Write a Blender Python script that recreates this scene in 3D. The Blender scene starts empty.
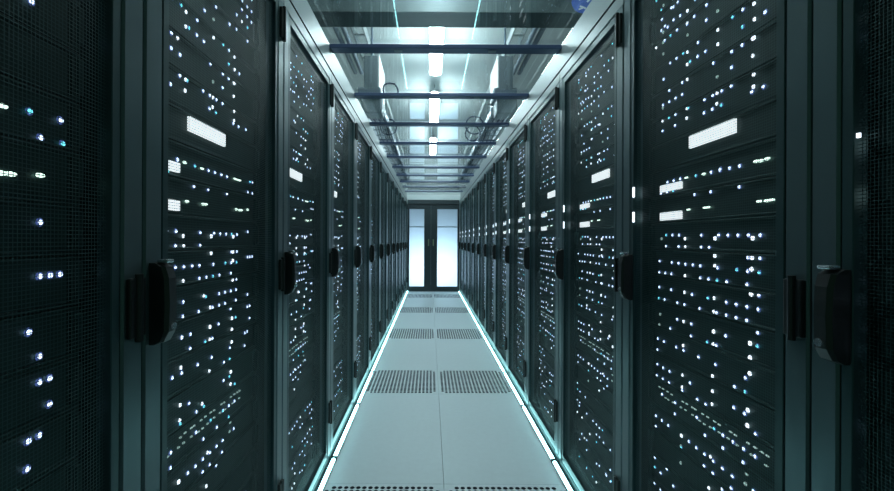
import bpy, bmesh, math, random
from mathutils import Matrix, Vector
random.seed(7)
scene = bpy.context.scene
COL = scene.collection
PI = math.pi
ORD = ['', 'first', 'second', 'third', 'fourth', 'fifth', 'sixth', 'seventh', 'eighth', 'ninth', 'tenth', 'eleventh', 'twelfth',
       'thirteenth', 'fourteenth', 'fifteenth', 'sixteenth', 'seventeenth', 'eighteenth', 'nineteenth', 'twentieth', 'twenty-first',
       'twenty-second', 'twenty-third']

# ------------------------------------------------------------------ materials
def mat(name, col, rough=0.5, metal=0.0, noise=0.12, nscale=14.0, spec=0.5, bump=0.0, tint=None):
    m = bpy.data.materials.new(name); m.use_nodes = True
    nt = m.node_tree; b = nt.nodes['Principled BSDF']
    tc = nt.nodes.new('ShaderNodeTexCoord'); n = nt.nodes.new('ShaderNodeTexNoise')
    n.inputs['Scale'].default_value = nscale; n.inputs['Detail'].default_value = 4
    nt.links.new(tc.outputs['Object'], n.inputs['Vector'])
    mx = nt.nodes.new('ShaderNodeMix'); mx.data_type = 'RGBA'
    nt.links.new(n.outputs['Fac'], mx.inputs[0])
    mx.inputs[6].default_value = (*[c * (1 - noise) for c in col], 1)
    mx.inputs[7].default_value = (*[min(1, c * (1 + noise)) for c in col], 1)
    nt.links.new(mx.outputs[2], b.inputs['Base Color'])
    b.inputs['Roughness'].default_value = rough; b.inputs['Metallic'].default_value = metal
    b.inputs['Specular IOR Level'].default_value = spec
    if tint: b.inputs['Specular Tint'].default_value = (*tint, 1)
    if bump:
        bp = nt.nodes.new('ShaderNodeBump'); bp.inputs['Strength'].default_value = bump; bp.inputs['Distance'].default_value = 0.002
        nt.links.new(n.outputs['Fac'], bp.inputs['Height']); nt.links.new(bp.outputs['Normal'], b.inputs['Normal'])
    return m

def emit(name, col, s):
    m = bpy.data.materials.new(name); m.use_nodes = True
    b = m.node_tree.nodes['Principled BSDF']
    b.inputs['Base Color'].default_value = (*[c * 0.6 for c in col], 1)
    b.inputs['Emission Color'].default_value = (*col, 1); b.inputs['Emission Strength'].default_value = s
    b.inputs['Roughness'].default_value = 0.4
    return m

def thin_glass(name, tint, ior=1.5, rough=0.0):
    m = bpy.data.materials.new(name); m.use_nodes = True
    nt = m.node_tree; out = nt.nodes['Material Output']; nt.nodes.remove(nt.nodes['Principled BSDF'])
    f = nt.nodes.new('ShaderNodeFresnel')
    ge = nt.nodes.new('ShaderNodeNewGeometry'); ma = nt.nodes.new('ShaderNodeMath'); ma.operation = 'MULTIPLY_ADD'   # same reflectance from either face of the sheet
    nt.links.new(ge.outputs['Backfacing'], ma.inputs[0]); ma.inputs[1].default_value = 1 / ior - ior; ma.inputs[2].default_value = ior
    nt.links.new(ma.outputs[0], f.inputs['IOR'])
    t = nt.nodes.new('ShaderNodeBsdfTransparent'); t.inputs['Color'].default_value = (*tint, 1)
    g = nt.nodes.new('ShaderNodeBsdfGlossy'); g.inputs['Roughness'].default_value = rough
    x = nt.nodes.new('ShaderNodeMixShader')
    nt.links.new(f.outputs[0], x.inputs[0]); nt.links.new(t.outputs[0], x.inputs[1]); nt.links.new(g.outputs[0], x.inputs[2])
    nt.links.new(x.outputs[0], out.inputs['Surface'])
    return m

def frosted(name, col):
    m = bpy.data.materials.new(name); m.use_nodes = True
    nt = m.node_tree; out = nt.nodes['Material Output']; nt.nodes.remove(nt.nodes['Principled BSDF'])
    t = nt.nodes.new('ShaderNodeBsdfTranslucent'); t.inputs['Color'].default_value = (*col, 1)
    g = nt.nodes.new('ShaderNodeBsdfGlossy'); g.inputs['Roughness'].default_value = 0.25
    x = nt.nodes.new('ShaderNodeMixShader'); x.inputs[0].default_value = 0.06
    nt.links.new(t.outputs[0], x.inputs[1]); nt.links.new(g.outputs[0], x.inputs[2]); nt.links.new(x.outputs[0], out.inputs['Surface'])
    return m

M = dict(
    door=mat('door_paint', (0.024, 0.046, 0.050), 0.33, 0.0, 0.1, 9, tint=(.55, 1.0, .98)),
    mesh=mat('mesh_paint', (0.030, 0.060, 0.062), 0.40, 0.0, 0.05, 20, tint=(.55, 1.0, .98)),
    post=mat('post_metal', (0.100, 0.150, 0.158), 0.30, 0.55, 0.08, 6),
    cab=mat('cabinet_paint', (0.020, 0.027, 0.027), 0.5, tint=(.55, 1.0, .98)),
    alu=mat('rail_aluminium', (0.22, 0.265, 0.27), 0.36, 0.35, 0.04, 5),
    groove=mat('rail_gasket', (0.02, 0.025, 0.03), 0.6),
    black=mat('black_plastic', (0.012, 0.016, 0.016), 0.35),
    silver=mat('lock_steel', (0.45, 0.5, 0.52), 0.25, 0.9),
    chassis=mat('server_paint', (0.014, 0.024, 0.024), 0.55, 0.0, 0.2, 30, tint=(.55, 1.0, .98)),
    bezel=mat('server_bezel', (0.012, 0.020, 0.020), 0.6, 0.0, 0.15, 40, tint=(.55, 1.0, .98)),
    bracket=mat('beam_paint', (0.055, 0.085, 0.16), 0.35, 0.3),
    tile=mat('tile_laminate', (0.58, 0.675, 0.70), 0.5, 0.0, 0.05, 30, 0.4),
    sub=mat('subfloor_dark', (0.04, 0.06, 0.085), 0.8),
    ceil=mat('ceiling_paint', (0.78, 0.86, 0.85), 0.75, 0.0, 0.04, 2),
    wall=mat('wall_paint', (0.50, 0.57, 0.58), 0.7, 0.0, 0.05, 2),
    duct=mat('duct_metal', (0.075, 0.105, 0.11), 0.45, 0.3, 0.1, 3),
    pipe=mat('conduit_metal', (0.18, 0.24, 0.30), 0.4, 0.3),
    tray=mat('tray_metal', (0.60, 0.66, 0.67), 0.4, 0.3),
    box=mat('junction_grey', (0.20, 0.25, 0.275), 0.5),
    boxlid=mat('junction_white', (0.72, 0.76, 0.76), 0.5),
    cable=mat('cable_dark', (0.05, 0.07, 0.11), 0.5),
    cable2=mat('cable_grey', (0.30, 0.35, 0.40), 0.5),
    lamp_body=mat('luminaire_body', (0.75, 0.78, 0.78), 0.4),
    dframe=mat('door_frame_paint', (0.020, 0.035, 0.040), 0.4),
    pull=mat('door_pull_brass', (0.28, 0.33, 0.20), 0.35, 0.6),
    blue=mat('sticker_blue', (0.05, 0.12, 0.50), 0.5),
    white=mat('sticker_white', (0.72, 0.78, 0.82), 0.5),
    led=emit('led_white', (0.62, 0.78, 1.0), 2.6),
    led_halo=emit('led_halo_blue', (0.12, 0.20, 0.62), 0.38),  # blue bloom around the LEDs, put in as a faintly glowing ring
    led_cyan=emit('led_cyan', (0.16, 0.80, 0.90), 1.8),
    led_big=emit('led_neutral', (0.80, 0.90, 1.0), 2.0),
    led_bar=emit('led_green_white', (0.74, 1.0, 0.88), 1.8),
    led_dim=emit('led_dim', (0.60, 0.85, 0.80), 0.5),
    disp=emit('display_white', (0.84, 0.93, 0.96), 1.35),
    strip=emit('strip_cyan', (0.42, 0.95, 1.0), 9.0),
    lamp=emit('luminaire_white', (0.82, 0.96, 1.0), 45.0),
    glass=thin_glass('roof_glass', (0.93, 0.97, 0.97)),
    frost=frosted('frosted_pane', (0.86, 0.93, 0.97)),
)

# ------------------------------------------------------------------ mesh helpers
def finish(bm, name, m, smooth=False):
    me = bpy.data.meshes.new(name); bm.normal_update(); bm.to_mesh(me); bm.free()
    for x in (m if isinstance(m, (list, tuple)) else [m]): me.materials.append(x)
    if smooth:
        for p in me.polygons: p.use_smooth = True
    return me

def box_bm(bm, x0, x1, y0, y1, z0, z1, bev=0.0, mi=0):
    r = bmesh.ops.create_cube(bm, size=1.0, matrix=Matrix.Translation(((x0 + x1) / 2, (y0 + y1) / 2, (z0 + z1) / 2)) @ Matrix.Diagonal((x1 - x0, y1 - y0, z1 - z0, 1)))
    fs = {f for v in r['verts'] for f in v.link_faces}
    for f in fs: f.material_index = mi
    if bev:
        es = list({e for v in r['verts'] for e in v.link_edges})
        bmesh.ops.bevel(bm, geom=es, offset=bev, segments=2, affect='EDGES', profile=0.5, material=-1)

def box_me(name, m, *b, bev=0.002):
    bm = bmesh.new(); box_bm(bm, *b, bev=bev); return finish(bm, name, m)

def tube_me(name, m, pts, r, seg=8, cap=True):
    bm = bmesh.new(); pts = [Vector(p) for p in pts]; rings = []; up = None
    for i, p in enumerate(pts):
        t = (pts[min(i + 1, len(pts) - 1)] - pts[max(i - 1, 0)]).normalized()
        a = (up - t * up.dot(t)) if up is not None else t.orthogonal()
        a.normalize(); up = a; b = t.cross(a)
        rings.append([bm.verts.new(p + (a * math.cos(2 * PI * k / seg) + b * math.sin(2 * PI * k / seg)) * r) for k in range(seg)])
    for A, B in zip(rings, rings[1:]):
        for k in range(seg): bm.faces.new((A[k], A[(k + 1) % seg], B[(k + 1) % seg], B[k]))
    if cap:
        bm.faces.new(rings[0][::-1]); bm.faces.new(rings[-1])
    return finish(bm, name, m, True)

def add(name, me, parent=None, loc=None, mw=None):
    o = bpy.data.objects.new(name, me); COL.objects.link(o)
    if parent is not None: o.parent = parent
    if loc is not None: o.location = loc
    if mw is not None: o.matrix_world = mw
    return o

def tag(o, label, cat, group=None):
    o['label'] = label; o['category'] = cat
    if group: o['group'] = group
    return o

def thing(name, label, cat, group=None, mw=None):
    return tag(add(name, None, mw=mw), label, cat, group)

def struct(name, me, parent=None, loc=None):
    o = add(name, me, parent, loc); o['kind'] = 'structure'; return o

# ------------------------------------------------------------------ layout
CAM_Z = 1.22
XL, XR = -0.545, 0.705          # front faces of the two rows
PITCH, W = 0.74, 0.736
YL, YR = 0.043, 0.760           # left row: near edge of rack one; right row: far edge of rack one
NR = 13
Y_END = 9.72
RACK_H, DEPTH = 2.14, 1.0
def rack_matrix(side, k):
    if side == 'left':
        return Matrix.Translation((XL, YL + PITCH * (k - 1), 0)) @ Matrix.Rotation(PI / 2, 4, 'Z')
    return Matrix.Translation((XR, YR + PITCH * (k - 1), 0)) @ Matrix.Rotation(-PI / 2, 4, 'Z')

# ------------------------------------------------------------------ rack parts (local: x along the face from its left edge, y into the rack, z up)
PW = 0.052
Z0, Z1 = 0.045, 2.085           # door
def perforated(name, m, x0, x1, z0, z1, y, pitch, hole):
    nx, nz = int((x1 - x0) / pitch), int((z1 - z0) / pitch)
    px, pz = (x1 - x0) / nx, (z1 - z0) / nz
    V = [(x0 + i * px, y, z0 + j * pz) for j in range(nz + 1) for i in range(nx + 1)]
    F = []
    hx, hz = px * hole / 2, pz * hole / 2
    for j in range(nz):
        for i in range(nx):
            cx, cz = x0 + (i + .5) * px, z0 + (j + .5) * pz
            a = j * (nx + 1) + i; b = a + 1; c = b + nx + 1; d = a + nx + 1
            n = len(V)
            V += [(cx - hx, y, cz - hz), (cx + hx, y, cz - hz), (cx + hx, y, cz + hz), (cx - hx, y, cz + hz)]
            F += [(a, b, n + 1, n), (b, c, n + 2, n + 1), (c, d, n + 3, n + 2), (d, a, n, n + 3)]
    me = bpy.data.meshes.new(name); me.from_pydata(V, [], F); me.materials.append(m); me.update()
    return me

def frame_me(name, m, x0, x1, z0, z1, w, y0, y1, wt=None, wb=None):
    """a rectangular frame as one closed ring"""
    wt = wt or w; wb = wb or w
    bm = bmesh.new()
    o = [(x0, z0), (x1, z0), (x1, z1), (x0, z1)]; i_ = [(x0 + w, z0 + wb), (x1 - w, z0 + wb), (x1 - w, z1 - wt), (x0 + w, z1 - wt)]
    vs = {(k, y): [bm.verts.new((p[0], y, p[1])) for p in pts] for k, pts in (('o', o), ('i', i_)) for y in (y0, y1)}
    for k in range(4):
        l = (k + 1) % 4
        of, ob, nf, nb = vs['o', y0], vs['o', y1], vs['i', y0], vs['i', y1]
        bm.faces.new((of[k], of[l], nf[l], nf[k])); bm.faces.new((ob[l], ob[k], nb[k], nb[l]))
        bm.faces.new((of[l], of[k], ob[k], ob[l])); bm.faces.new((nf[k], nf[l], nb[l], nb[k]))
    bmesh.ops.recalc_face_normals(bm, faces=bm.faces)
    bmesh.ops.bevel(bm, geom=[e for e in bm.edges if all(abs(v.co.y - y0) < 1e-6 for v in e.verts)], offset=0.0015, segments=1, affect='EDGES')
    return finish(bm, name, m)

def post_me(name, x0, x1):
    """front post: a rounded extrusion"""
    prof = [(x0, .045), (x0, .004), (x0 + .004, 0), (x1 - .004, 0), (x1, .004), (x1, .045)]
    bm = bmesh.new()
    A = [bm.verts.new((x, y, Z0)) for x, y in prof]; B = [bm.verts.new((x, y, Z1 + .003)) for x, y in prof]
    for k in range(len(prof)):
        l = (k + 1) % len(prof); bm.faces.new((A[k], A[l], B[l], B[k]))
    bm.faces.new(A[::-1]); bm.faces.new(B)
    bmesh.ops.recalc_face_normals(bm, faces=bm.faces)
    return finish(bm, name, M['post'])

DX0, DX1 = PW + .003, W - PW - .003
R_ = {}
R_['post_l'] = post_me('post', 0.0, PW); R_['post_r'] = post_me('post', W - PW, W)
R_['top'] = box_me('top_rail', M['alu'], 0, W, 0, .06, Z1 + .004, RACK_H, bev=.003)
R_['plinth'] = box_me('plinth', M['cab'], 0, W, .004, DEPTH, 0, .038)
R_['sl'] = box_me('side_panel', M['cab'], 0.001, .012, .047, DEPTH, .04, 2.12)
R_['sr'] = box_me('side_panel', M['cab'], W - .012, W - .001, .047, DEPTH, .04, 2.12)
R_['roof'] = box_me('roof_panel', M['cab'], .001, W - .001, .062, DEPTH, 2.121, RACK_H - .002)
R_['back'] = box_me('back_panel', M['cab'], .013, W - .013, DEPTH - .02, DEPTH - .002, .04, 2.12)
R_['dframe'] = frame_me('door', M['door'], DX0, DX1, Z0, Z1, .020, 0.002, .026, .030, .040)
R_['dmesh'] = perforated('mesh_panel', M['mesh'], DX0 + .019, DX1 - .019, Z0 + .039, Z1 - .029, .012, .006, .80)
def hinge():
    bm = bmesh.new()
    box_bm(bm, -.020, .020, -.010, .001, -.055, .055, .003)
    bmesh.ops.create_cone(bm, cap_ends=True, segments=12, radius1=.007, radius2=.007, depth=.124, matrix=Matrix.Translation((0, -.010, 0)))
    return finish(bm, 'hinge', M['black'])
R_['hinge'] = hinge()
def handle():
    """swing handle: tapered grip with slanted ends, standing off its escutcheon"""
    bm = bmesh.new()
    secs = [(-.080, -.012, .015), (-.074, -.026, .0155), (-.055, -.036, .0155), (0.0, -.038, .015), (.050, -.036, .0155), (.072, -.030, .0165), (.080, -.014, .0155)]
    rings = []
    for z, y, w in secs:
        rings.append([bm.verts.new(p) for p in ((-w, 0.0, z), (-w, y * .8, z), (-w * .7, y, z), (w * .7, y, z), (w, y * .8, z), (w, 0.0, z))])
    for A, B in zip(rings, rings[1:]):
        for k in range(6): bm.faces.new((A[k], A[(k + 1) % 6], B[(k + 1) % 6], B[k]))
    bm.faces.new(rings[0][::-1]); bm.faces.new(rings[-1])
    bmesh.ops.recalc_face_normals(bm, faces=bm.faces)
    return finish(bm, 'handle', M['black'])
R_['handle'] = handle()
def lock():
    bm = bmesh.new()
    bmesh.ops.create_cone(bm, cap_ends=True, segments=16, radius1=.008, radius2=.007, depth=.006, matrix=Matrix.Translation((0, -.038, -.045)) @ Matrix.Rotation(PI / 2, 4, 'X'))
    return finish(bm, 'lock', M['silver'])
R_['lock'] = lock()
R_['catch'] = box_me('catch', M['silver'], -.012, .012, -.033, -.012, .0795, .087, bev=.003)
R_['lamp'] = box_me('display_reflection', M['led_big'], -.005, .005, -.004, .001, -.018, .018, bev=.002)  # glowing bar standing in for the white displays reflected in the door frame

# ------------------------------------------------------------------ LED pattern read off the right row's second rack
RAW = {
 0: "208,3w 172,33w 262,52o 369,19w 573,42w 515,83g 635,10o 698,57w 128,22f 137,138w 205,153w 262,121o 368,104w 638,97o 571,140g 433,158o 432,52f 169,184g 136,213w 127,172f 127,230f 264,187f 322,223w 433,238o 637,185o 628,200o 570,238w 512,272w 128,294f 240,283g 263,283o 364,278w 203,308w 167,335w 320,307w 278,335g 262,352o 409,336w 629,302o 511,367w 635,389o 131,435w 263,419o 235,440w 510,461w 430,420f 163,485w 457,485w 634,474o 690,474w",
 80: "430,47o 406,66w 360,89w 235,73w 198,94w 163,114w 128,133w 127,150f 625,57w 270,134g 262,138o 428,124o 454,132g 404,155w 358,176w 198,171w 162,189g 126,209o 260,206o 196,247w 126,278w 450,490w 502,484w 558,472w 650,445b 676,441b 712,430b",
 160: "155,117w 190,108w 226,98w 260,92b 313,81g 357,71b 399,61w 448,49w 307,165w 397,149w 557,122w 119,196w 153,190w 187,185g 272,270b 365,259b 383,256b 668,222b 710,219b 738,214b 149,413g 184,413w 221,413w 346,413w 443,412w 495,413w 551,413w 610,412w 676,412w 123,434f 254,433o 422,430O 632,428O",
 240: "148,42w 219,46w 256,50o 345,52w 390,54w 421,61O 607,67w 629,70O 675,70w 113,112w 181,120w 219,124w 257,129w 299,133w 341,138w 421,137o 438,149w 545,159g 606,167w 627,156O 671,174g 112,185w 145,190w 179,196w 255,208o 341,222w 387,231w 435,238g 489,247w 603,265w 626,274O 670,277w 112,257w 178,272w 252,286o 295,298w 384,318g 418,318o 487,341w 543,353w 603,366w 666,380w 109,329g 142,339w 213,358w 253,370w 338,393w 416,393o 433,419w 487,434w 543,449w 602,466w 664,484w 116,409f 212,437w 248,449o 292,463w 113,470f",
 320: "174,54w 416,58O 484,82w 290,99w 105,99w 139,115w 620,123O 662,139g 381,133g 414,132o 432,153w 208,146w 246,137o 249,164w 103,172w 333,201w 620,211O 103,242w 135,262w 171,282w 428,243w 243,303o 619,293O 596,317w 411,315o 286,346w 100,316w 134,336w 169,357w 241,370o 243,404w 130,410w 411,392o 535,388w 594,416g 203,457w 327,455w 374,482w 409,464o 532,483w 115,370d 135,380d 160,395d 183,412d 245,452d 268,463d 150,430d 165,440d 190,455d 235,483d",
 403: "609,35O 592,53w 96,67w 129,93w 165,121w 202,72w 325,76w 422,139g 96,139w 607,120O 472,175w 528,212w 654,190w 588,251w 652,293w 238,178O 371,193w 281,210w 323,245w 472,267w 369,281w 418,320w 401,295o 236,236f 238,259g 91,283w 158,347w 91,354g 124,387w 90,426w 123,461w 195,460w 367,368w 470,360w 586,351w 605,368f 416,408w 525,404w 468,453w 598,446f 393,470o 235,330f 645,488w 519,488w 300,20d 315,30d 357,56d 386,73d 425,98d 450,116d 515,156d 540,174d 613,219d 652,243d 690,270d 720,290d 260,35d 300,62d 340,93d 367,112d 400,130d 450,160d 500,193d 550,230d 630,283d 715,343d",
}
SERV_Y = 0.075
LED = []                        # (u, z, type)
for yo, s in RAW.items():
    for tok in s.split():
        a, b = tok[:-1].split(',')
        px, py = 640 + float(a) / 5.581, yo + float(b) / 5.58
        d = 410 * (XR + SERV_Y) / (px - 430)
        LED.append((1.498 - d, CAM_Z + (240 - py) * d / 410, tok[-1]))
for tok in "30,3w 60,122w 40,143w 60,148w 29,113g 40,224w 40,278w 50,277w 60,276w 29,334w 40,358w 40,384w 50,380w 50,406w 40,437w 29,443w 28,471w 40,177b".split():
    a, b = tok[:-1].split(','); d = 410 * (-XL + SERV_Y) / (430 - float(a))
    LED.append((d - YL, CAM_Z + (240 - float(b)) * d / 410, tok[-1]))
cols = [.085, .115, .148, .18, .215, .25, .29, .33, .365, .40, .44, .48, .52, .56, .60, .632]
rg = random.Random(3)
for zz in [2.066, 2.045, 2.005, 1.97, 1.93, 1.885] + [0.365 - .0445 * i for i in range(7)]:
    run = rg.random() < .5
    for c in cols:
        if rg.random() < (.55 if run else .36):
            LED.append((c + rg.uniform(-.004, .004), zz + rg.uniform(-.006, .006), rg.choice('wwwwwwgwo')))

UZ, UP, NU = 0.041, 0.0885, 23
SX0, SX1 = .058, .678
def led_me(name, m, rx, rz, h=.003, lens=False):
    bm = bmesh.new(); n = 8
    rings = []
    secs = [(1.0, 0.0005), (.82, -h * .7), (.4, -h)]
    if lens: secs = [(1.75, .0005), (1.5, -.0004), (1.0, -.0006), (.82, -h * .7), (.4, -h)]  # the outer sections make the painted halo, not a real lens
    for f, y in secs:
        rings.append([bm.verts.new((rx * f * math.cos(2 * PI * k / n), y, rz * f * math.sin(2 * PI * k / n))) for k in range(n)])
    for A, B in zip(rings, rings[1:]):
        for k in range(n): bm.faces.new((A[k], A[(k + 1) % n], B[(k + 1) % n], B[k]))
    bm.faces.new(rings[-1])
    bmesh.ops.recalc_face_normals(bm, faces=bm.faces)
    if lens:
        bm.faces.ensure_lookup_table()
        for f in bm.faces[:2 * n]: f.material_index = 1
    return finish(bm, name, [m, M['led_halo']] if lens else m, True)
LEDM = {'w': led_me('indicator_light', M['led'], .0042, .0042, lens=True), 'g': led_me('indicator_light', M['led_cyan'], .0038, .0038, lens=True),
        'o': led_me('indicator_light', M['led_big'], .0042, .0054), 'O': led_me('indicator_light', M['led_big'], .0058, .0062),
        'b': led_me('indicator_light', M['led_bar'], .0085, .0038), 'f': led_me('indicator_light', M['led_dim'], .0045, .0050),
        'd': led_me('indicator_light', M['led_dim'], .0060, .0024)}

def server_me():
    bm = bmesh.new()
    box_bm(bm, .016, SX1 - SX0 - .016, .004, .72, 0.001, UP - .001, 0)
    return finish(bm, 'server', M['chassis'])
SRV = server_me()
BEZ = frame_me('bezel', M['bezel'], 0, SX1 - SX0, .0015, UP - .0015, .014, -.0035, .0035, .006, .006)
EAR = box_me('mounting_ear', M['bezel'], .0, .013, -.012, -.004, .012, UP - .012, bev=.003)
DISP = {16: (.268, .451, 1.498, 1.535, 'lit_display'), 15: (.114, .228, 1.383, 1.406, 'lit_display'), 14: (.114, .228, 1.289, 1.3145, 'lit_display')}
DISP_ME = {}
for n_, (a, b, c, d, nm) in DISP.items():
    cz = UZ + UP * n_
    c2 = max(c, cz + .007); d2 = min(d, cz + UP - .007)
    DISP_ME[n_] = box_me('lit_display', M['disp'], a - SX0, b - SX0, -.004, .004, c2 - cz, d2 - cz, bev=.001)

def unit_leds(n):
    z0 = UZ + UP * n
    out = []
    for u, z, t in LED:
        zc = z - z0
        if (n == NU - 1 and zc > UP) : zc = UP - .012
        if 0 <= zc < UP and SX0 + .02 < u < SX1 - .02:
            out.append((u - SX0, min(max(zc, .011), UP - .011), t))
    return out
UNIT = [unit_leds(n) for n in range(NU)]

def remat(me, mats, vs):
    for m in me.materials:
        if m not in mats: mats.append(m)
    for f in {f for v in vs for f in v.link_faces}: f.material_index = mats.index(me.materials[f.material_index])

def lights_joined(lst, rnd):
    bm = bmesh.new(); mats = []
    for u, z, t in lst:
        n0 = len(bm.verts)
        bm.from_mesh(LEDM[t]); bm.verts.ensure_lookup_table(); bm.faces.ensure_lookup_table()
        vs = bm.verts[n0:]
        for v in vs: v.co += Vector((u, 0, z))
        remat(LEDM[t], mats, vs)
    return finish(bm, 'indicator_lights', mats, True)

def vary(lst, rnd, first):
    if first: return lst
    out = []
    for u, z, t in lst:
        r = rnd.random()
        if t in 'bd': out.append((u, z, t)); continue
        if r < .06: continue
        if r < .16: u = min(max(u + rnd.choice((-.034, .034)), .03), SX1 - SX0 - .03)
        if t == 'w' and rnd.random() < .05: t = 'g'
        out.append((u, z, t))
    return out

ROW = {'left': 'left row', 'right': 'right row'}
N_SERV, N_SINGLE = 6, 3
rest = []
for side in ('left', 'right'):
    for k in range(1, NR + 1):
        Mx = rack_matrix(side, k)
        place = 'at the near end of the %s' % ROW[side] if k == 1 else ('beside the glass doors, last of the %s' % ROW[side] if k == NR else '%s from the near end of the %s' % (ORD[k], ROW[side]))
        r = thing('server_rack', 'tall black server rack with perforated door, ' + place, 'server rack', 'server racks lining the aisle', Mx)
        for nm, key in (('post', 'post_l'), ('post', 'post_r'), ('top_rail', 'top'), ('plinth', 'plinth'), ('side_panel', 'sl'), ('side_panel', 'sr'), ('roof_panel', 'roof'), ('back_panel', 'back')):
            add(nm, R_[key], r)
        d = add('door', R_['dframe'], r)
        add('mesh_panel', R_['dmesh'], d)
        hx = .028 if side == 'left' else .058
        h = add('handle', R_['handle'], d, (hx, 0.0, 1.093)); h['label'] = 'black swing handle'
        add('lock', R_['lock'], d, (hx, 0, 1.093)); add('catch', R_['catch'], d, (hx, 0, 1.093))
        for hz in (2.005, 1.093, .28): add('hinge', R_['hinge'], d, (W - .024, 0, hz))
        for lz in (1.388, 1.302) if k > 1 and side == 'right' else (): add('display_reflection', R_['lamp'], r, (.081, 0.0005, lz))
        if k == 1 and side == 'right': add('display_reflection', R_['lamp'], r, (.086, .0005, 1.395)).scale = (.5, 1, .22)
        # light strip on the floor along the rack foot
        st = thing('light_strip', 'cyan light strip on the floor along the foot of the %s\'s %s rack' % (ROW[side], ORD[k]), 'light strip', 'light strips along the aisle', Mx)
        rnd = random.Random(hash((side == 'left', k)) & 0xffff)
        for n in range(NU):
            lst = vary(UNIT[n], rnd, side == 'right' and k == 2)
            if k <= N_SERV:
                sm = Mx @ Matrix.Translation((SX0, SERV_Y, UZ + UP * n))
                ordn = 'at the bottom' if n == 0 else ('at the top' if n == NU - 1 else '%s from bottom' % ORD[n + 1])
                s = tag(add('rack_server', SRV, mw=sm), 'dark rack server with lights, %s in the %s rack of the %s' % (ordn, ORD[k], ROW[side]), 'server',
                        'servers in the %s rack of the %s' % (ORD[k], ROW[side]))
                add('bezel', BEZ, s)
                add('mounting_ear', EAR, s); add('mounting_ear', EAR, s, (SX1 - SX0 - .013, 0, 0))
                if n in DISP_ME: add('lit_display', DISP_ME[n], s)['label'] = 'bright white rectangular display'
                if k <= N_SINGLE:
                    for u, z, t in lst: add('indicator_light', LEDM[t], s, (u, 0, z))
                elif lst:
                    o = add('indicator_lights', lights_joined(lst, rnd), s); o['kind'] = 'stuff'
            else:
                rest.append((Mx, n, lst))

# servers too far down the aisle to tell apart: one mass
bm = bmesh.new(); mats = [M['chassis'], M['disp']]
for Mx, n, lst in rest:
    T = Mx @ Matrix.Translation((SX0, SERV_Y, UZ + UP * n))
    i0 = len(bm.verts)
    box_bm(bm, .016, SX1 - SX0 - .016, .004, .72, .001, UP - .001)
    n1 = len(bm.verts); bm.verts.ensure_lookup_table()
    if n in DISP_ME:
        bm.from_mesh(DISP_ME[n]); bm.verts.ensure_lookup_table()
        for f in {f for v in bm.verts[n1:] for f in v.link_faces}: f.material_index = 1
    for u, z, t in lst:
        n1 = len(bm.verts); bm.from_mesh(LEDM[t]); bm.verts.ensure_lookup_table()
        for v in bm.verts[n1:]: v.co += Vector((u, 0, z))
        remat(LEDM[t], mats, bm.verts[n1:])
    bm.verts.ensure_lookup_table()
    for v in bm.verts[i0:]: v.co = T @ v.co
o = tag(add('rack_servers', finish(bm, 'rack_servers', mats)), 'mass of dark servers with tiny lights inside the distant racks towards the doors', 'server')
o['kind'] = 'stuff'

# light strips
def half_round(name, m, x0, x1, yc, z0, r):
    bm = bmesh.new(); n = 8
    prof = [(yc + r * math.cos(PI * k / n), z0 + r * .9 * math.sin(PI * k / n)) for k in range(n + 1)]
    A = [bm.verts.new((x0, y, z)) for y, z in prof]; B = [bm.verts.new((x1, y, z)) for y, z in prof]
    for k in range(len(prof)):
        l = (k + 1) % len(prof); bm.faces.new((A[k], A[l], B[l], B[k]))
    bm.faces.new(A); bm.faces.new(B[::-1]); bmesh.ops.recalc_face_normals(bm, faces=bm.faces)
    return finish(bm, name, m, True)
SP = box_me('profile', M['alu'], .002, W - .002, -.034, -.008, .0005, .012, bev=.001)
SL = half_round('diffuser', M['strip'], .008, W - .008, -.021, .0122, .010)
SC = box_me('end_cap', M['groove'], 0, .0065, -.035, -.007, .0005, .024, bev=.001)
for o in [x for x in COL.objects if x.name.startswith('light_strip')]:
    add('profile', SP, o); add('diffuser', SL, o); add('end_cap', SC, o); add('end_cap', SC, o, (W - .0065, 0, 0))

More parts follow.
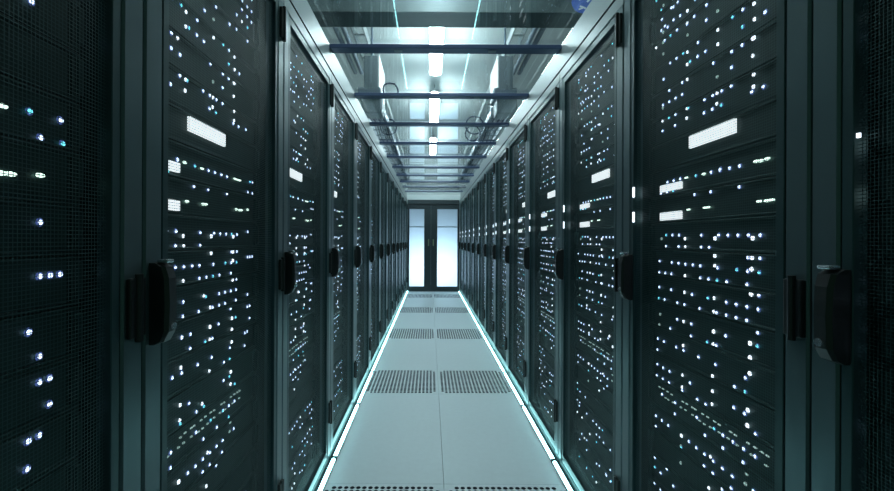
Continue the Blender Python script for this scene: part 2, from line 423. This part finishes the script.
# ------------------------------------------------------------------ raised floor
TX0, TW = XL + .0155, .6035
FXR = TX0 + 2 * TW
bm = bmesh.new()
box_bm(bm, -2.4, TX0 - .001, -1.2, 11.2, -.35, 0); box_bm(bm, FXR + .001, 2.55, -1.2, 11.2, -.35, 0); box_bm(bm, TX0 - .001, FXR + .001, -1.2, 11.2, -.35, -.031)
struct('floor', finish(bm, 'floor', M['sub']))
def plain_tile(l):
    return box_me('floor_tile', M['tile'], .001, TW - .001, .001, l - .001, -.03, 0, bev=.0012)
def perf_tile():
    n, s = 19, 6
    mrg = .017; p = (TW - .002 - 2 * mrg) / n; pl = (.6 - .002 - 2 * mrg) / n; R = .0112
    bm = bmesh.new(); g = {}
    def gv(i, j):
        if (i, j) not in g: g[i, j] = bm.verts.new((.001 + mrg + i * p, .001 + mrg + j * pl, 0))
        return g[i, j]
    for j in range(n):
        for i in range(n):
            c = [gv(i, j), gv(i + 1, j), gv(i + 1, j + 1), gv(i, j + 1)]
            if i in (0, n - 1) and j in (0, n - 1):
                bm.faces.new(c); continue
            cx, cy = .001 + mrg + (i + .5) * p, .001 + mrg + (j + .5) * pl
            K = 12
            top = [bm.verts.new((cx + R * math.cos(-3 * PI / 4 + 2 * PI * q / K), cy + R * math.sin(-3 * PI / 4 + 2 * PI * q / K), 0)) for q in range(K)]
            low = [bm.verts.new((v.co.x, v.co.y, -.028)) for v in top]
            for q in range(K):
                q2 = (q + 1) % K
                bm.faces.new((top[q], top[q2], low[q2], low[q])).material_index = 1
                a = q // 3
                if q % 3 == 0: bm.faces.new((c[a], top[q2], top[q]))
                elif q % 3 == 1: bm.faces.new((c[a], c[(a + 1) % 4], top[q2], top[q]))
                else: bm.faces.new((c[(a + 1) % 4], top[q2], top[q]))
    # solid margin and skirt
    x0, x1, y0, y1 = .001, TW - .001, .001, .599
    inner = [[gv(i, 0) for i in range(n + 1)], [gv(n, j) for j in range(n + 1)], [gv(i, n) for i in range(n, -1, -1)], [gv(0, j) for j in range(n, -1, -1)]]
    oc = [bm.verts.new((x0, y0, 0)), bm.verts.new((x1, y0, 0)), bm.verts.new((x1, y1, 0)), bm.verts.new((x0, y1, 0))]
    ol = [bm.verts.new((v.co.x, v.co.y, -.03)) for v in oc]
    for a in range(4):
        b = (a + 1) % 4
        bm.faces.new([oc[a], oc[b]] + inner[a][::-1]); bm.faces.new((oc[b], oc[a], ol[a], ol[b]))
    bmesh.ops.recalc_face_normals(bm, faces=bm.faces)
    return finish(bm, 'perforated_floor_tile', [M['tile'], M['sub']])
PT, PL = perf_tile(), plain_tile(.6)
PLONG = plain_tile(1.2)
for sd, x in (('left', TX0), ('right', TX0 + TW)):
    for i in range(5):
        y = 1.45 + 1.8 * i
        tag(add('perforated_floor_tile', PT, None, (x, y, 0)), 'pale grey floor tile with round air holes, %s half of the %s perforated row' % (sd, ORD[i + 1]), 'floor tile', 'perforated floor tiles')
        l = min(1.2, Y_END - y - .6)
        tag(add('floor_tile', PLONG if l == 1.2 else plain_tile(l), None, (x, y + .6, 0)), 'plain pale grey floor panel, %s half of the aisle, just beyond the %s perforated row' % (sd, ORD[i + 1]), 'floor tile', 'plain floor panels')
    tag(add('floor_tile', plain_tile(1.2), None, (x, .25, 0)), 'plain pale grey floor panel, %s half of the aisle, nearest the camera' % sd, 'floor tile', 'plain floor panels')

# ------------------------------------------------------------------ aisle roof
RAIL_T, BZ0, BZ1 = 2.264, 2.266, 2.289
def rail_me(inv):
    prof = [(0, RACK_H + .010), (0, RACK_H + .088), (.010, RACK_H + .094), (.010, BZ1 + .0005), (.060, BZ1 + .0005), (.060, RACK_H + .001), (.008, RACK_H + .001), (.008, RACK_H + .010)]
    bm = bmesh.new(); y0, y1 = YL, Y_END
    A = [bm.verts.new((-x if inv else x, y0, z)) for x, z in prof]; B = [bm.verts.new((-x if inv else x, y1, z)) for x, z in prof]
    for k in range(len(prof)):
        l = (k + 1) % len(prof); bm.faces.new((A[k], A[l], B[l], B[k]))
    bm.faces.new(A); bm.faces.new(B[::-1]); bmesh.ops.recalc_face_normals(bm, faces=bm.faces)
    for f in bm.faces:
        if all(abs(v.co.z - RACK_H) < .0105 for v in f.verts) or all(abs(abs(v.co.x) - .008) < 1e-5 for v in f.verts): f.material_index = 1
    return finish(bm, 'roof_rail', [M['alu'], M['groove']])
tag(add('roof_rail', rail_me(True), None, (XL, 0, 0)), 'long bright aluminium rail along the top of the left rack row', 'rail', 'rails carrying the aisle roof')
tag(add('roof_rail', rail_me(False), None, (XR, 0, 0)), 'long bright aluminium rail along the top of the right rack row', 'rail', 'rails carrying the aisle roof')
by = [.79 + PITCH * i for i in range(NR - 1)]
def beam():
    bm = bmesh.new(); box_bm(bm, XL - .009, XR + .009, -.035, .035, BZ0, BZ1, .003)
    return finish(bm, 'cross_bar', M['bracket'])
BM = beam()
BPL = box_me('mounting_plate', M['box'], -.022, .022, -.012, .012, BZ0 - .003, BZ0 + .0005, bev=.001)
for i, y in enumerate(by):
    w_ = 'nearest the camera, overhead' if i == 0 else ('closest to the glass doors' if i == len(by) - 1 else '%s along the aisle from the camera' % ORD[i + 1])
    o = tag(add('cross_bar', BM, None, (0, y, 0)), 'dark blue-grey metal bar across the aisle roof, ' + w_, 'bar', 'cross bars of the aisle roof')
    for x in (-.18, .34): add('mounting_plate', BPL, o, (x, 0, 0))
ys = [YL] + by + [Y_END - .012]
for i in range(len(ys) - 1):
    a, b = ys[i] + (.0355 if i else 0), ys[i + 1] - (.0355 if i < len(ys) - 2 else 0)
    bm = bmesh.new()
    box_bm(bm, XL - .010, XR + .010, a, b, BZ1 + .001, BZ1 + .004)
    me = finish(bm, 'roof_glass', M['glass'])
    w_ = 'over the near end of the aisle' if i == 0 else ('beside the doors' if i == len(ys) - 2 else 'between the %s and %s cross bars' % (ORD[i], ORD[i + 1]))
    tag(add('glass_panel', me), 'clear reflective glass roof panel ' + w_, 'glass panel', 'glass panels of the aisle roof')

# ------------------------------------------------------------------ room
CZ = 3.42
struct('ceiling', box_me('ceiling', M['ceil'], -2.4, 2.55, -1.2, 9.9, CZ, CZ + .1, bev=0))
struct('wall_left', box_me('wall_left', M['wall'], -2.5, -2.4, -1.2, 9.9, 0, CZ, bev=0))
struct('wall_right', box_me('wall_right', M['wall'], 2.55, 2.65, -1.2, 9.9, 0, CZ, bev=0))
DLX, DRX, DTZ = XL + .012, XR - .012, 2.17
bm = bmesh.new()
box_bm(bm, -2.4, DLX - .001, Y_END + .002, 9.9, 0, CZ); box_bm(bm, DRX + .001, 2.55, Y_END + .002, 9.9, 0, CZ); box_bm(bm, DLX - .001, DRX + .001, Y_END + .002, 9.9, DTZ + .001, CZ)
struct('wall_far', finish(bm, 'wall_far', M['wall']))
# lobby behind the doors
bm = bmesh.new()
box_bm(bm, -1.4, 1.5, 11.1, 11.2, 0, 2.8); box_bm(bm, -1.5, -1.4, 9.9, 11.2, 0, 2.8); box_bm(bm, 1.5, 1.6, 9.9, 11.2, 0, 2.8); box_bm(bm, -1.5, 1.6, 9.9, 11.2, 2.8, 2.9)
struct('wall_lobby', finish(bm, 'wall_lobby', M['wall']))
# double door
fr = frame_me('trim_1', M['dframe'], DLX, DRX, 0.001, DTZ, .029, Y_END - .03, Y_END + .05, .100, .012)
struct('trim_1', fr)
mid = .022
pb = box_me('glass_pane', M['frost'], 0, 1, 0, 1, 0, 1, bev=0)
for i, (a, b) in enumerate(((DLX + .031, mid - .001), (mid + .001, DRX - .031))):
    lf = struct('door_%d' % (i + 1), None)
    z0, z1 = .014, DTZ - .102
    st_in = .158
    l_w, r_w = (.012, st_in) if i == 0 else (st_in - .012, .012)
    bm = bmesh.new()
    y0, y1 = Y_END - .01, Y_END + .03
    fo = [(a, z0), (b, z0), (b, z1), (a, z1)]; fi = [(a + l_w, z0 + .105), (b - r_w, z0 + .105), (b - r_w, z1 - .115), (a + l_w, z1 - .115)]
    V = {(q, y): [bm.verts.new((p[0], y, p[1])) for p in pts] for q, pts in (('o', fo), ('i', fi)) for y in (y0, y1)}
    for k in range(4):
        l = (k + 1) % 4
        bm.faces.new((V['o', y0][k], V['o', y0][l], V['i', y0][l], V['i', y0][k])); bm.faces.new((V['o', y1][k], V['o', y1][l], V['i', y1][l], V['i', y1][k]))
        bm.faces.new((V['o', y0][k], V['o', y0][l], V['o', y1][l], V['o', y1][k])); bm.faces.new((V['i', y0][k], V['i', y0][l], V['i', y1][l], V['i', y1][k]))
    bmesh.ops.recalc_face_normals(bm, faces=bm.faces)
    f = add('frame', finish(bm, 'frame', M['dframe']), lf)
    zs = 1.53
    for (c, d) in ((z0 + .105, zs - .008), (zs + .008, z1 - .115)):
        add('glass_pane', box_me('glass_pane', M['frost'], a + l_w, b - r_w, Y_END + .008, Y_END + .012, c, d, bev=0), lf)
    add('glazing_bar', box_me('glazing_bar', M['box'], a + l_w, b - r_w, Y_END, Y_END + .02, zs - .008, zs + .008), lf)
    hx = (b - .055) if i == 0 else (a + .055)
    add('pull_handle', box_me('pull_handle', M['pull'], hx - .014, hx + .014, Y_END - .04, Y_END - .0105, 1.08, 1.24, bev=.006), lf)

# ------------------------------------------------------------------ overhead
XC = .075
def capsule(name, m, w, l, z0, z1):
    bm = bmesh.new(); n = 10; r = w / 2
    pts = [(r * math.cos(PI * k / n), l / 2 - r + r * math.sin(PI * k / n)) for k in range(n + 1)] + [(-r * math.cos(PI * k / n), -l / 2 + r - r * math.sin(PI * k / n)) for k in range(n + 1)]
    A = [bm.verts.new((x, y, z0)) for x, y in pts]; B = [bm.verts.new((x, y, z1)) for x, y in pts]
    for k in range(len(pts)):
        l_ = (k + 1) % len(pts); bm.faces.new((A[k], A[l_], B[l_], B[k]))
    bm.faces.new(A[::-1]); bm.faces.new(B); bmesh.ops.recalc_face_normals(bm, faces=bm.faces)
    return finish(bm, name, m)
LB, LD = capsule('housing', M['lamp_body'], .13, 1.36, CZ - .195, CZ - .165), capsule('diffuser', M['lamp'], .138, 1.38, CZ - .240, CZ - .1955)
for i, (y, w_) in enumerate(((2.08, 'before the duct'), (4.2, 'just beyond the duct'), (6.25, 'halfway to the doors'), (8.75, 'closest to the doors'))):
    o = thing('ceiling_light', 'bright white oblong ceiling light above the glass roof, ' + w_, 'ceiling light', 'ceiling lights above the aisle', Matrix.Translation((XC - .02, y, 0)))
    add('housing', LB, o)
    for q in (-.45, .45): add('hanger', tube_me('hanger', M['lamp_body'], [(0, q, CZ - .1655), (0, q, CZ)], .006), o)
    add('diffuser', LD, o)

du = thing('air_duct', 'wide grey metal duct crossing above the aisle near the top', 'duct')
add('casing', box_me('casing', M['duct'], -2.0, 2.15, 2.88, 3.09, CAM_Z + 1.6, CAM_Z + 1.868, bev=.004), du)
for x in (-1.9, 2.05):
    add('hanger', tube_me('hanger', M['tray'], [(x, 2.985, CAM_Z + 1.867), (x, 2.985, CZ)], .008), du)
bm = bmesh.new()
bmesh.ops.create_cone(bm, cap_ends=True, segments=28, radius1=.078, radius2=.078, depth=.002, matrix=Matrix.Translation((1.065, 2.8785, CAM_Z + 1.675)) @ Matrix.Rotation(PI / 2, 4, 'X'))
stk = add('sticker', finish(bm, 'sticker', M['blue']), du); stk['label'] = 'round blue sticker with white marks'
bm = bmesh.new()
for (x, z, w, h, a) in ((1.035, 1.715, .03, .010, .6), (1.075, 1.705, .028, .009, -.5), (1.10, 1.72, .03, .008, .9), (1.13, 1.695, .028, .012, -.8), (1.09, 1.648, .045, .012, .35), (1.075, 1.637, .03, .010, -.4)):
    bmesh.ops.create_cube(bm, size=1, matrix=Matrix.Translation((x - .025, 2.877, CAM_Z + z - .01)) @ Matrix.Rotation(a, 4, 'Y') @ Matrix.Diagonal((w, .0012, h, 1)))
add('mark', finish(bm, 'mark', M['white']), stk)

for sd, sx in (('left', -1), ('right', 1)):
    for j, off in enumerate((.86, .93)):
        x = XC + sx * off
        tag(add('conduit', tube_me('conduit', M['pipe'], [(x, -.9, 3.12), (x, 2.0, 3.12), (x, 4.66, 3.12)], .024, 10)),
            'dark conduit pipe under the ceiling on the %s, %s of the pair' % (sd, ('inner', 'outer')[j]), 'conduit', 'conduit pipes')
    # bright cable tray beside the pipes
    x = XC + sx * .70
    t = thing('cable_tray', 'pale metal cable tray running over the %s rack row under the ceiling' % sd, 'cable tray', 'cable trays')
    add('tray_side', box_me('tray_side', M['tray'], x - .006, x + .006, -.9, 9.5, 3.16, 3.25, bev=.002), t)
    xo = x + sx * .11
    add('tray_side', box_me('tray_side', M['tray'], xo - .006, xo + .006, -.9, 9.5, 3.16, 3.25, bev=.002), t)
    lo, hi = min(x, xo) + .006, max(x, xo) - .006
    rung = box_me('rung', M['tray'], lo, hi, -.012, .012, 3.165, 3.175)
    for q in range(20): add('rung', rung, t, (0, -.6 + q * .5, 0))
    for yh in (.4, 4.8, 8.8): add('hanger', tube_me('hanger', M['tray'], [((x + xo) / 2, yh, 3.17), ((x + xo) / 2, yh, CZ)], .006), t)
    # junction box and bracket
    x = XC + sx * .66
    bx = thing('junction_box', 'upright grey box with pale side hanging over the %s rack row' % sd, 'junction box', 'hanging junction boxes')
    add('casing', box_me('casing', M['box'], x - .068, x + .068, 4.0, 4.12, 2.70, 3.02, bev=.006), bx)
    xi = x - sx * .082
    add('side_cover', box_me('side_cover', M['boxlid'], min(xi, xi + sx * .013), max(xi, xi + sx * .013), 4.0, 4.5, 2.62, 3.03, bev=.003), bx)
    add('base_bracket', box_me('base_bracket', M['box'], x - .12, x + .10, 3.97, 4.25, 2.61, 2.70, bev=.008), bx)
    add('lower_casing', box_me('lower_casing', M['box'], x - .09, x + .11, 4.0, 4.2, 2.46, 2.61, bev=.01), bx)
    add('hanger', tube_me('hanger', M['pipe'], [(x, 4.06, 3.019), (x, 4.06, CZ)], .012), bx)
    # lower wire basket with cables
    t = thing('wire_basket', 'grey cable basket carrying bundled cables above the %s rack row towards the doors' % sd, 'cable basket', 'cable baskets')
    for q in (-.10, .10): add('basket_side', box_me('basket_side', M['pipe'], x + q - .006, x + q + .006, 4.26, 9.4, 2.52, 2.60, bev=.002), t)
    rung = box_me('rung', M['pipe'], x - .093, x + .093, -.008, .008, 2.522, 2.532)
    for q in range(21): add('rung', rung, t, (0, 4.4 + q * .24, 0))
    for yh in (5.3, 7.2, 9.0):
        add('hanger', box_me('hanger', M['tray'], x + sx * .112, x + sx * .124, yh, yh + .04, 2.52, CZ, bev=.001), t)
    rr = random.Random(11 + sx)
    for q in range(6):
        cx = x - .0675 + q * .027; pts = []
        for w in range(30):
            y = 4.24 + w * .176
            pts.append((cx + .010 * math.sin(w * .9 + sx), y, 2.546 + .004 * math.sin(w * 1.3 + q) ** 2))
        tag(add('cable', tube_me('cable', M['cable'] if q % 2 else M['cable2'], pts, .012, 6)),
            '%s cable lying in the %s cable basket, %s from its %s side' % ('dark' if q % 2 else 'grey', sd, ORD[q + 1], 'outer' if sx < 0 else 'inner'), 'cable', 'cables in the baskets')
    # loose loops
    loops = ((-sx * .19, 4.02, 2.79, .068), (-sx * .235, 4.62, 2.52, .10), (-sx * .225, 4.9, 2.50, .09)) if sx > 0 else ((.19, 4.02, 2.69, .072), (.10, 4.7, 2.52, .09))
    for q, (dx, y, z, r0) in enumerate(loops if sx < 0 else loops[1:]):
        pts = [(x + dx + r0 * math.cos(a_ * 2 * PI / 20 + .9), y + .02 * math.sin(a_ * .9) + .0022 * a_, z + r0 * math.sin(a_ * 2 * PI / 20 + .9)) for a_ in range(21)]
        w_ = (('thin dark loop of spare cable hanging beside the left grey box'), ('dark cable loop drooping past the left basket'))[q] if sx < 0 else ('dark cable loop drooping by the right basket, inner one', 'dark cable loop drooping by the right basket, outer one')[q]
        tag(add('hanging_cable_loop', tube_me('cable_loop', M['cable'], pts, .009, 6)), w_, 'cable', 'loose cable loops')

# ------------------------------------------------------------------ light, camera, render look
def area(name, loc, rot, sx, sy, e, col):
    l = bpy.data.lights.new(name, 'AREA'); l.shape = 'RECTANGLE'; l.size = sx; l.size_y = sy; l.energy = e; l.color = col
    o = bpy.data.objects.new(name, l); COL.objects.link(o); o.location = loc; o.rotation_euler = rot
    return o
area('lobby_daylight', (mid, 10.6, .55), (PI / 2 + .12, 0, PI), 1.6, .7, 34, (.62, .83, 1.0)).rotation_euler = (-PI / 2, 0, 0)
w = bpy.data.worlds.new('green_fill'); scene.world = w; w.use_nodes = True
bg = w.node_tree.nodes['Background']; bg.inputs[0].default_value = (.28, .66, .46, 1); bg.inputs[1].default_value = .13  # added dim green fill light, entering through the room's open back

cam = bpy.data.cameras.new('camera'); co = bpy.data.objects.new('camera', cam); COL.objects.link(co)
F = 410.0
cam.sensor_width = 36; cam.lens = F / 894 * 36; cam.clip_start = .02
yaw, pitch, roll = math.radians(0.0), math.radians(0.0), math.radians(0.25)
co.location = (0, 0, CAM_Z)
co.rotation_euler = (Matrix.Rotation(-yaw, 3, 'Z') @ Matrix.Rotation(PI / 2 - pitch, 3, 'X') @ Matrix.Rotation(roll, 3, 'Z')).to_euler()
vx, vy = 430.0, 240.0           # where the aisle's vanishing point falls in the frame
cam.shift_x = (447 - vx - F * math.tan(yaw)) / 894
cam.shift_y = -(245.5 - vy - F * math.tan(pitch)) / 894
scene.camera = co
vs = scene.view_settings
scene.display_settings.display_device = 'sRGB'
vs.view_transform = 'Standard'; vs.look = 'None'; vs.exposure = 0.0; vs.gamma = 1.0; vs.use_curve_mapping = False
